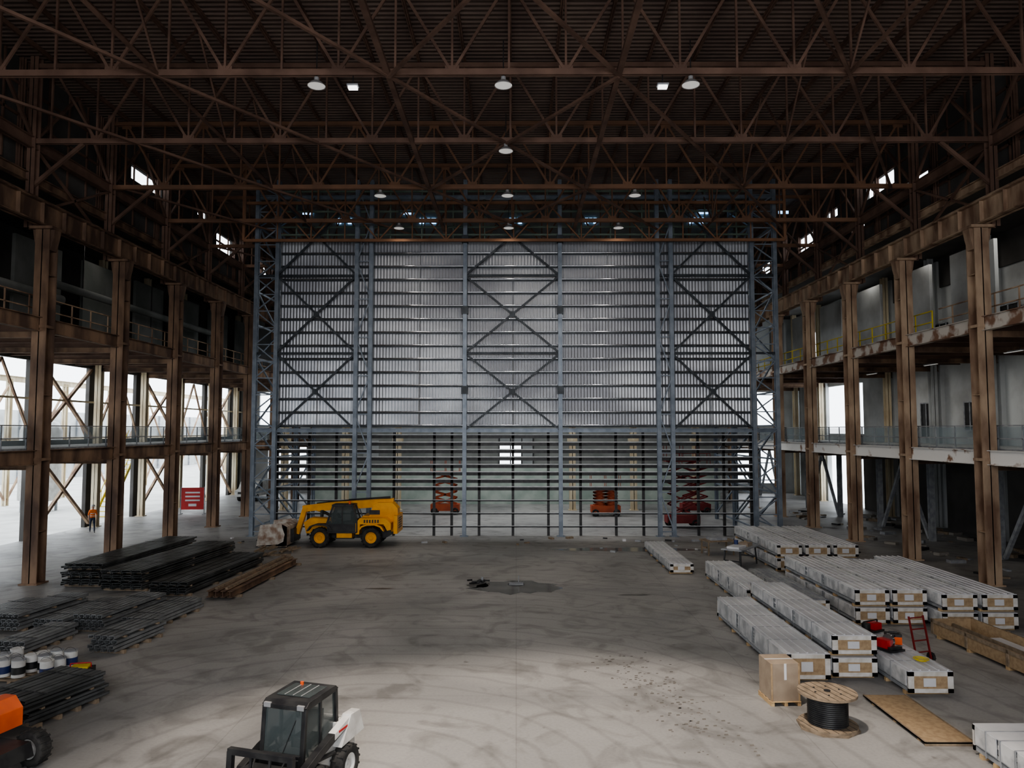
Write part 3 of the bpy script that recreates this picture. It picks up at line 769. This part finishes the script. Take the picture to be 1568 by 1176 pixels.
# bundles of long roll-formed sections: wide decking planks and narrow channels
def secstack(name,x,y0,L,k,w,h,layers,mt,rz=0,jit=.12):
    """layers of k side-by-side inverted channels, each w wide and h high, nested on timber bearers"""
    m=M(); W=k*w; yy=.3
    while yy<L: m.b2(-W/2-.05,W/2+.05,yy-.05,yy+.05,0,.1,WOODD); yy+=(L-.6)/3.001
    z=.1
    for i in range(layers):
        off=random.uniform(-.04,.04); e=random.uniform(-jit,jit)
        for j in range(k):
            a=-W/2+j*w+off; g=.02
            # web (top) and two legs of the channel with lips
            m.b2(a+g,a+w-g,e,L+e,z+h-.015,z+h,mt)
            m.b2(a+g,a+g+.012,e,L+e,z,z+h,mt); m.b2(a+w-g-.012,a+w-g,e,L+e,z,z+h,mt)
            m.b2(a+g,a+g+.05,e,L+e,z,z+.012,mt); m.b2(a+w-g-.05,a+w-g,e,L+e,z,z+.012,mt)
            m.b2(a+w*.46,a+w*.54,e,L+e,z+h,z+h+.008,mt)
        z+=h+.012
        if i%3==2 and i<layers-1:
            for q in(.4,L/2,L-.4): m.b2(-W/2,W/2,q-.04,q+.04,z,z+.05,WOODD)
            z+=.05
    for q in(.22,.78): m.b2(-W/2-.05,W/2+.05,L*q-.02,L*q+.02,z,z+.006,BLACK)
    return m.build(name,(x,y0,0),rz)
DN='steel_decking_stack'
secstack(DN,-18.0,31.0,8.0,4,.42,.075,9,DECKM,rz=-.06)
secstack(DN,-15.9,30.2,8.0,4,.44,.075,8,DECKM,rz=-.09)
secstack(DN,-13.6,29.3,7.2,4,.38,.075,5,DECKM,rz=-.08)
CN='steel_channel_stack'
for x,y,L,n in((-17.9,24.1,3.3,3),(-16.5,24.2,3.2,4),(-15.1,24.2,3.2,3),(-13.75,24.1,3.4,4),(-12.35,24.4,3.0,3)):
    secstack(CN,x,y,L,5,.21,.10,n,DECKL,rz=-.14)
secstack(CN,-11.95,21.8,2.3,4,.22,.10,4,DECKL,rz=-.16)
secstack(CN,-14.6,21.6,2.2,4,.24,.10,3,DECKL,rz=-.12)
secstack(DN,-11.25,16.55,2.1,4,.36,.075,6,DECKM,rz=-.3)
m=M()
for i in range(4): m.ibeam((-.42+i*.28,0,.22),(-.42+i*.28,8.2-i*.3,.22),.18,.24,RUST,.02)
for y in(.6,4,7.4): m.b2(-.65,.65,y-.06,y+.06,0,.1,WOODD)
for i in range(2): m.b2(-.3+i*.4,-.2+i*.4,.3,7.5,.34,.42,WOODD)
m.build('steel_beam_bundle',(-11.4,28.8,0),-.05)
m=M()
for i in range(16):
    a=random.uniform(-.4,.4); x=random.uniform(-1,1); y=random.uniform(-1,1); l=random.uniform(.8,1.8); z=.05+.05*(i//4)
    m.box((x,y,z),(.1,l,.07),WOODD,Matrix.Rotation(a,3,'Z'))
m.b2(-1,1,-1,-.9,0,.1,WOODD)
m.build('scrap_timber_pile',(-12.7,39.8,0))

m=M()
for x in(-.9,0,.9): m.b2(x-.05,x+.05,-.8,.8,0,.09,WOODD)
for q in range(7): m.b2(-1,1,-.8+q*.245,-.68+q*.245,.09,.12,WOODD)
random.seed(3)
for i in range(5):
    for j in range(3):
        if random.random()<.15: continue
        x=-.80+i*.40+random.uniform(-.02,.02); y=-.5+j*.45; h=random.choice((.36,.42,.42)); 
        m.cyl((x,y,.12),(x,y,.12+h),.16,WHT,18); m.cyl((x,y,.2),(x,y,.12+h*.62),.164,random.choice((NAVY,NAVY,WHT,BLACK)),18)
        m.cyl((x,y,.12+h),(x,y,.14+h),.168,random.choice((WHT,WHT,PANSIDE)),18)
        pts=[(x+.165*math.cos(a*.52),y-.02,.1+h+.12*math.sin(a*.52)) for a in range(7)]; m.tubepath(pts,.005,BLACK,4)
m.build('paint_cans',(-12.9,20.1,0),-.1)
m=M()
m.b2(-.3,.3,-.22,.22,0,.3,BLACK); m.b2(-.22,.22,-.16,.16,.3,.36,SAFY); m.beam((-.25,0,.42),(.25,0,.42),.03,.03,RED)
for x in(-.25,.25): m.beam((x,0,.3),(x,0,.42),.03,.03,RED)
m.cyl((.0,-.22,.15),(.0,-.26,.15),.1,SAFY,14)
m.build('portable_generator',(-11.4,19.75,0),.2,bevel=.02)
m=M(); random.seed(9)
for k in range(4):
    pts=[]; cx,cy=random.uniform(-.2,.2),random.uniform(-.1,.1)
    for a in range(16): pts.append((cx+(.2+.03*k)*math.cos(a*.35)+.015*a*(k-1.5),cy+.16*math.sin(a*.35),.015+.012*k))
    m.tubepath(pts,.016,RED,5)
m.build('red_hose',(-12.5,18.85,.0))

# stains, drain, debris
m=M()
def blob(x,y,r,mt,n=26,sx=1,sy=1):
    vs=[(x,y,.004)]+[(x+sx*r*(1+random.uniform(-.2,.2))*math.cos(2*math.pi*i/n),y+sy*r*(1+random.uniform(-.2,.2))*math.sin(2*math.pi*i/n),.004) for i in range(n)]
    m.add(vs,[(0,i+1,(i+1)%n+1) for i in range(n)],mt)
blob(.0,31.2,1.25,WET,sx=1.5,sy=1.0); blob(-5.6,30.9,.35,STAIN,sx=1.8,sy=.4); blob(4.7,29.8,.4,STAIN,sx=1.5,sy=.4); blob(6,41,1.5,WET,sx=2.5,sy=.45); blob(-1.6,31.6,.5,STAIN)
m.build('oil_stains')
m=M(); m.cyl((0,0,0),(0,0,.02),.35,BLACK,20)
for q in range(6): m.b2(-.3,.3,-.28+q*.1,-.25+q*.1,.02,.03,PANSIDE)
m.cyl((.1,.1,.03),(.1,.1,.35),.02,PANSIDE,6)
m.build('floor_drain',(.0,31.8,.0))
m=M(); random.seed(11)
for i in range(9):
    a=random.uniform(0,3); m.box((random.uniform(-.35,.35),random.uniform(-.3,.3),.05+.03*(i%3)),(random.uniform(.2,.5),.06,.06),BLACK,Matrix.Rotation(a,3,'Z'))
m.box((0,0,.03),(.5,.3,.06),BLACK); m.cyl((.2,0,.0),(.2,0,.25),.05,PANSIDE,8)
m.build('scrap_metal_pile',(-1.65,32.1,0))
m=M(); random.seed(5)
for i in range(230):
    t=random.random(); u=random.gauss(0,.55)
    x=3.0+1.3*t+u*.9; y=21.5-6.0*t+random.gauss(0,.5); 
    r=random.uniform(.012,.05); m.add([(x-r,y-r*.8,.004),(x+r*.9,y-r*.6,.004),(x+r,y+r,.004),(x-r*.7,y+r*.8,.004)],[(0,1,2,3)],MUD)
m.build('mud_prints')
m=M(); random.seed(21)
for i in range(70):
    x=random.choice((random.uniform(-19,-11),random.uniform(6,19),random.uniform(-14,14))); y=random.uniform(40,45.3)
    if -15<x<-6 or (11<x<16.5 and y<42): continue
    s_=random.uniform(.05,.22); m.box((x,y,s_*.25),(s_*2,s_,s_*.5),random.choice((WOODD,PANSIDE,BLACK,WHITEP)),Matrix.Rotation(random.uniform(0,3),3,'Z'))
m.build('floor_debris')
m=M(); random.seed(31)
for i in range(120):
    x=random.choice((random.uniform(20.9,23.8),random.uniform(25.2,27.6))); y=random.uniform(26,60); s_=random.uniform(.1,.45)
    m.box((x,y,s_*.2),(s_*2,s_,s_*.4),random.choice((WOODD,SLAB,BLACK,PANSIDE)),Matrix.Rotation(random.uniform(0,3),3,'Z'))
m.build('rubble')

# banner sign at far left, outdoor things
m=M()
m.b2(-.85,.85,-.02,.02,.35,2.05,RED)
for z in(1.6,1.3,1.0): m.b2(-.55,.55,-.026,-.02,z,z+.12,WHITEP)
m.b2(-.3,.3,-.026,-.02,.6,.8,WHITEP)
for x in(-.88,.88): m.b2(x-.03,x+.03,-.03,.03,0,2.1,PANSIDE); m.b2(x-.05,x+.05,-.35,.35,0,.04,PANSIDE)
m.build('red_banner_sign',(-25.2,58,0),.1)
m=M()
m.prism([(-2.2,.45),(-2.25,1.0),(-1.5,1.15),(-1.0,1.75),(2.1,1.8),(2.25,1.2),(2.25,.45)],-.9,.9,WHT)
m.prism([(-1.4,1.15),(-.98,1.68),(-.3,1.68),(-.3,1.15)],-.905,-.895,BLACK); m.b2(-2.262,-2.2,-.6,.6,.7,.9,BLACK)
for x in(-1.4,1.4):
    for y in(-.8,.8): m.wheel((x,y,.34),.34,.22,SHADE,lugs=8)
m.build('white_van',(-24.6,70,0),1.5,bevel=.03)
m=M()
m.lathe((0,0,.6),(0,0,7.5),[(.01,0),(1.5,.05),(1.5,.85),(1.2,.95),(.01,1)],28,WHT)
for i in range(4):
    a=i*math.pi/2+.7; m.beam((1.2*math.cos(a),1.2*math.sin(a),-.02),(1.2*math.cos(a),1.2*math.sin(a),1.2),.15,.15,PANSIDE)
m.build('storage_tank',(-38.5,60,0))
m=M()
for i in range(16): m.b2(-.5,.5,i*.28,i*.28+.28,i*.34,i*.34+.05,SAFY)
for x in(-.5,.5):
    m.beam((x,0,0),(x,4.6,5.5),.06,.25,SAFY); m.beam((x,0,1.0),(x,4.6,6.5),.05,.05,SAFY)
    for i in range(0,16,3): m.beam((x,i*.28,i*.34),(x,i*.28,i*.34+1),.04,.04,SAFY)
m.build('yellow_stair',(-31.2,56,0),0)
m=M()
for y in range(40,120,8):
    m.ibeam((-44,y,0),(-44,y,11),.4,.4,CREAM,.04)
    m.beam((-44,y,.3),(-44,y+8,10.5),.15,.15,RUSTR); m.beam((-44,y+8,.3),(-44,y,10.5),.15,.15,RUSTR)
m.ibeam((-44,40,11),(-44,120,11),.3,.5,CREAM); m.ibeam((-44,40,5.6),(-44,120,5.6),.3,.5,CREAM)
m.build('outdoor_steel_frame')
m=M()
wallgrid(m,'x',-62,.3,20,150,0,9,[(30+12*i,36+12*i,2,4.5) for i in range(10)],WALLG)
for y in range(20,150,6): m.b2(-61.9,-61.6,y-.15,y+.15,0,9,PANSIDE)
m.build('neighbouring_building')

# ---------------- person (walking worker) ----------------
def person(loc,rz):
    V=[(0,0,.93),(0,0,1.08),(0,-.02,1.30),(0,-.01,1.44),(0,-.02,1.51),(0,-.035,1.575),(0,-.03,1.66)]
    Rr=[(.15,.11),(.135,.10),(.165,.115),(.075,.07),(.052,.052),(.068,.078),(.078,.09)]
    E=[(0,1),(1,2),(2,3),(3,4),(4,5),(5,6)]
    def add(p,r,par):
        V.append(p); Rr.append((r,r) if not isinstance(r,tuple) else r); E.append((par,len(V)-1)); return len(V)-1
    hands=[]
    for s_ in(-1,1):
        a=add((s_*.17,-.01,1.40),.065,2); b=add((s_*.235,.04*s_,1.14),.045,a); c=add((s_*.24,-.10+.1*s_,.93),.03,b); h=add((s_*.24,-.14+.1*s_,.86),(.022,.036),c); hands.append((s_,V[h]))
        h1=add((s_*.09,0,.86),.095,0); k_=add((s_*.1,-.14*s_-.02,.49),.062,h1); f=add((s_*.1,(-.22 if s_>0 else .30),.10),.042,k_); add((s_*.1,(-.38 if s_>0 else .16),.045),(.04,.03),f)
    me=bpy.data.meshes.new('tmp'); me.from_pydata(V,E,[]); ob=bpy.data.objects.new('tmp',me); COL.objects.link(ob)
    ob.modifiers.new('s','SKIN'); ss=ob.modifiers.new('ss','SUBSURF'); ss.levels=2; ss.render_levels=2
    for i,r in enumerate(Rr): me.skin_vertices[0].data[i].radius=r
    me.skin_vertices[0].data[0].use_root=True
    dg=bpy.context.evaluated_depsgraph_get(); nm=bpy.data.meshes.new_from_object(ob.evaluated_get(dg)); bpy.data.objects.remove(ob)
    nm.materials.clear()
    for q in(HIVIS,DENIM,SKIN,BLACK): nm.materials.append(q)
    for p in nm.polygons:
        z=p.center.z; x=abs(p.center.x); p.use_smooth=True
        p.material_index=3 if z<.13 else (2 if (z>1.47 or (x>.19 and z<1.12)) else (1 if z<.96 and x<.2 else 0))
    w=bpy.data.objects.new('construction_worker',nm); COL.objects.link(w); w.location=loc; w.rotation_euler=(0,0,rz)
    m=M()
    m.lathe((0,-.03,1.66),(0,-.03,1.79),[(.145,0),(.125,.05),(.12,.4),(.08,.85),(.001,1)],18,WHT)
    m.build('hard_hat',parent=w)
    m=M()
    m.cyl((0,-.115,1.60),(0,-.145,1.575),.012,SKIN,6)
    for x in(-.03,.03): m.cyl((x,-.105,1.615),(x,-.118,1.615),.01,BLACK,8)
    m.b2(-.025,.025,-.112,-.106,1.548,1.556,REDD)
    for x in(-.08,.08): m.cyl((x,-.03,1.58),(x,-.03,1.63),.014,SKIN,6)
    for z in(1.05,1.2): m.lathe((0,-.01,z),(0,-.01,z+.04),[(.155,0),(.155,1)],16,WHT)
    m.build('face_and_vest_stripes',parent=w)
    m=M()
    for s_,h in hands:
        for i,l in enumerate((.06,.075,.08,.07)):
            y=h[1]-.03+.02*i; m.cyl((h[0],y,h[2]-.01),(h[0]-s_*.006,y,h[2]-.01-l*.55),.009,SKIN,6); m.cyl((h[0]-s_*.006,y,h[2]-.01-l*.5),(h[0]-s_*.03,y,h[2]-.01-l),.008,SKIN,6)
        m.cyl((h[0],h[1]-.03,h[2]+.03),(h[0]-s_*.03,h[1]-.065,h[2]-.01),.010,SKIN,6)
    m.build('fingers',parent=w)
person((-27.0,47.5,0),math.radians(35))

# ---------------- lighting ----------------
W=bpy.data.worlds.new('overcast_sky'); S.world=W; W.use_nodes=True
bg=W.node_tree.nodes['Background']; bg.inputs[0].default_value=(.88,.94,1,1); bg.inputs[1].default_value=4.2
def area(name,loc,rot,sx,sy,e,col=(1,1,1),portal=False):
    l=bpy.data.lights.new(name,'AREA'); l.shape='RECTANGLE'; l.size=sx; l.size_y=sy; l.energy=e; l.color=col
    if portal: l.cycles.is_portal=True
    o=bpy.data.objects.new(name,l); COL.objects.link(o); o.location=loc; o.rotation_euler=rot; return o
R90=math.pi/2
area('daylight_portal_left',(-29.4,35,5.4),(0,-R90,0),11,86,1,portal=True)
area('daylight_portal_front',(0,YF-.3,3.5),(R90,0,0),12,7,1,portal=True)
area('front_fill_area',(0,YF+.5,12),(math.radians(92),0,0),26,9,5200,(.97,.97,1))  # added fill panel inside the closed front wall, brightens screen and roof
area('rear_fill_area',(0,57,17),(0,0,0),22,8,3000,(.95,.98,1))  # added fill panel high up, brightens the hall behind the screen
l=bpy.data.lights.new('added_pool_spot','SPOT'); l.energy=16000; l.color=(1,.89,.78); l.spot_size=math.radians(60); l.spot_blend=.4; l.shadow_soft_size=.4  # added overhead spot, stands in for daylight pooling on the front floor
o=bpy.data.objects.new('added_pool_spot',l); COL.objects.link(o); o.location=(.6,12.3,18.8); o.rotation_euler=(0,0,0)

# ---------------- camera ----------------
c=bpy.data.cameras.new('camera'); c.sensor_width=36; c.lens=36*1600/2212; c.clip_end=500
o=bpy.data.objects.new('camera',c); COL.objects.link(o); o.location=(0,0,6.5)
o.rotation_euler=(math.radians(90+3.58),0,math.radians(.32)); S.camera=o
try:
    S.view_settings.view_transform='AgX'; S.view_settings.look='AgX - Medium High Contrast'
except Exception as e: print(e)
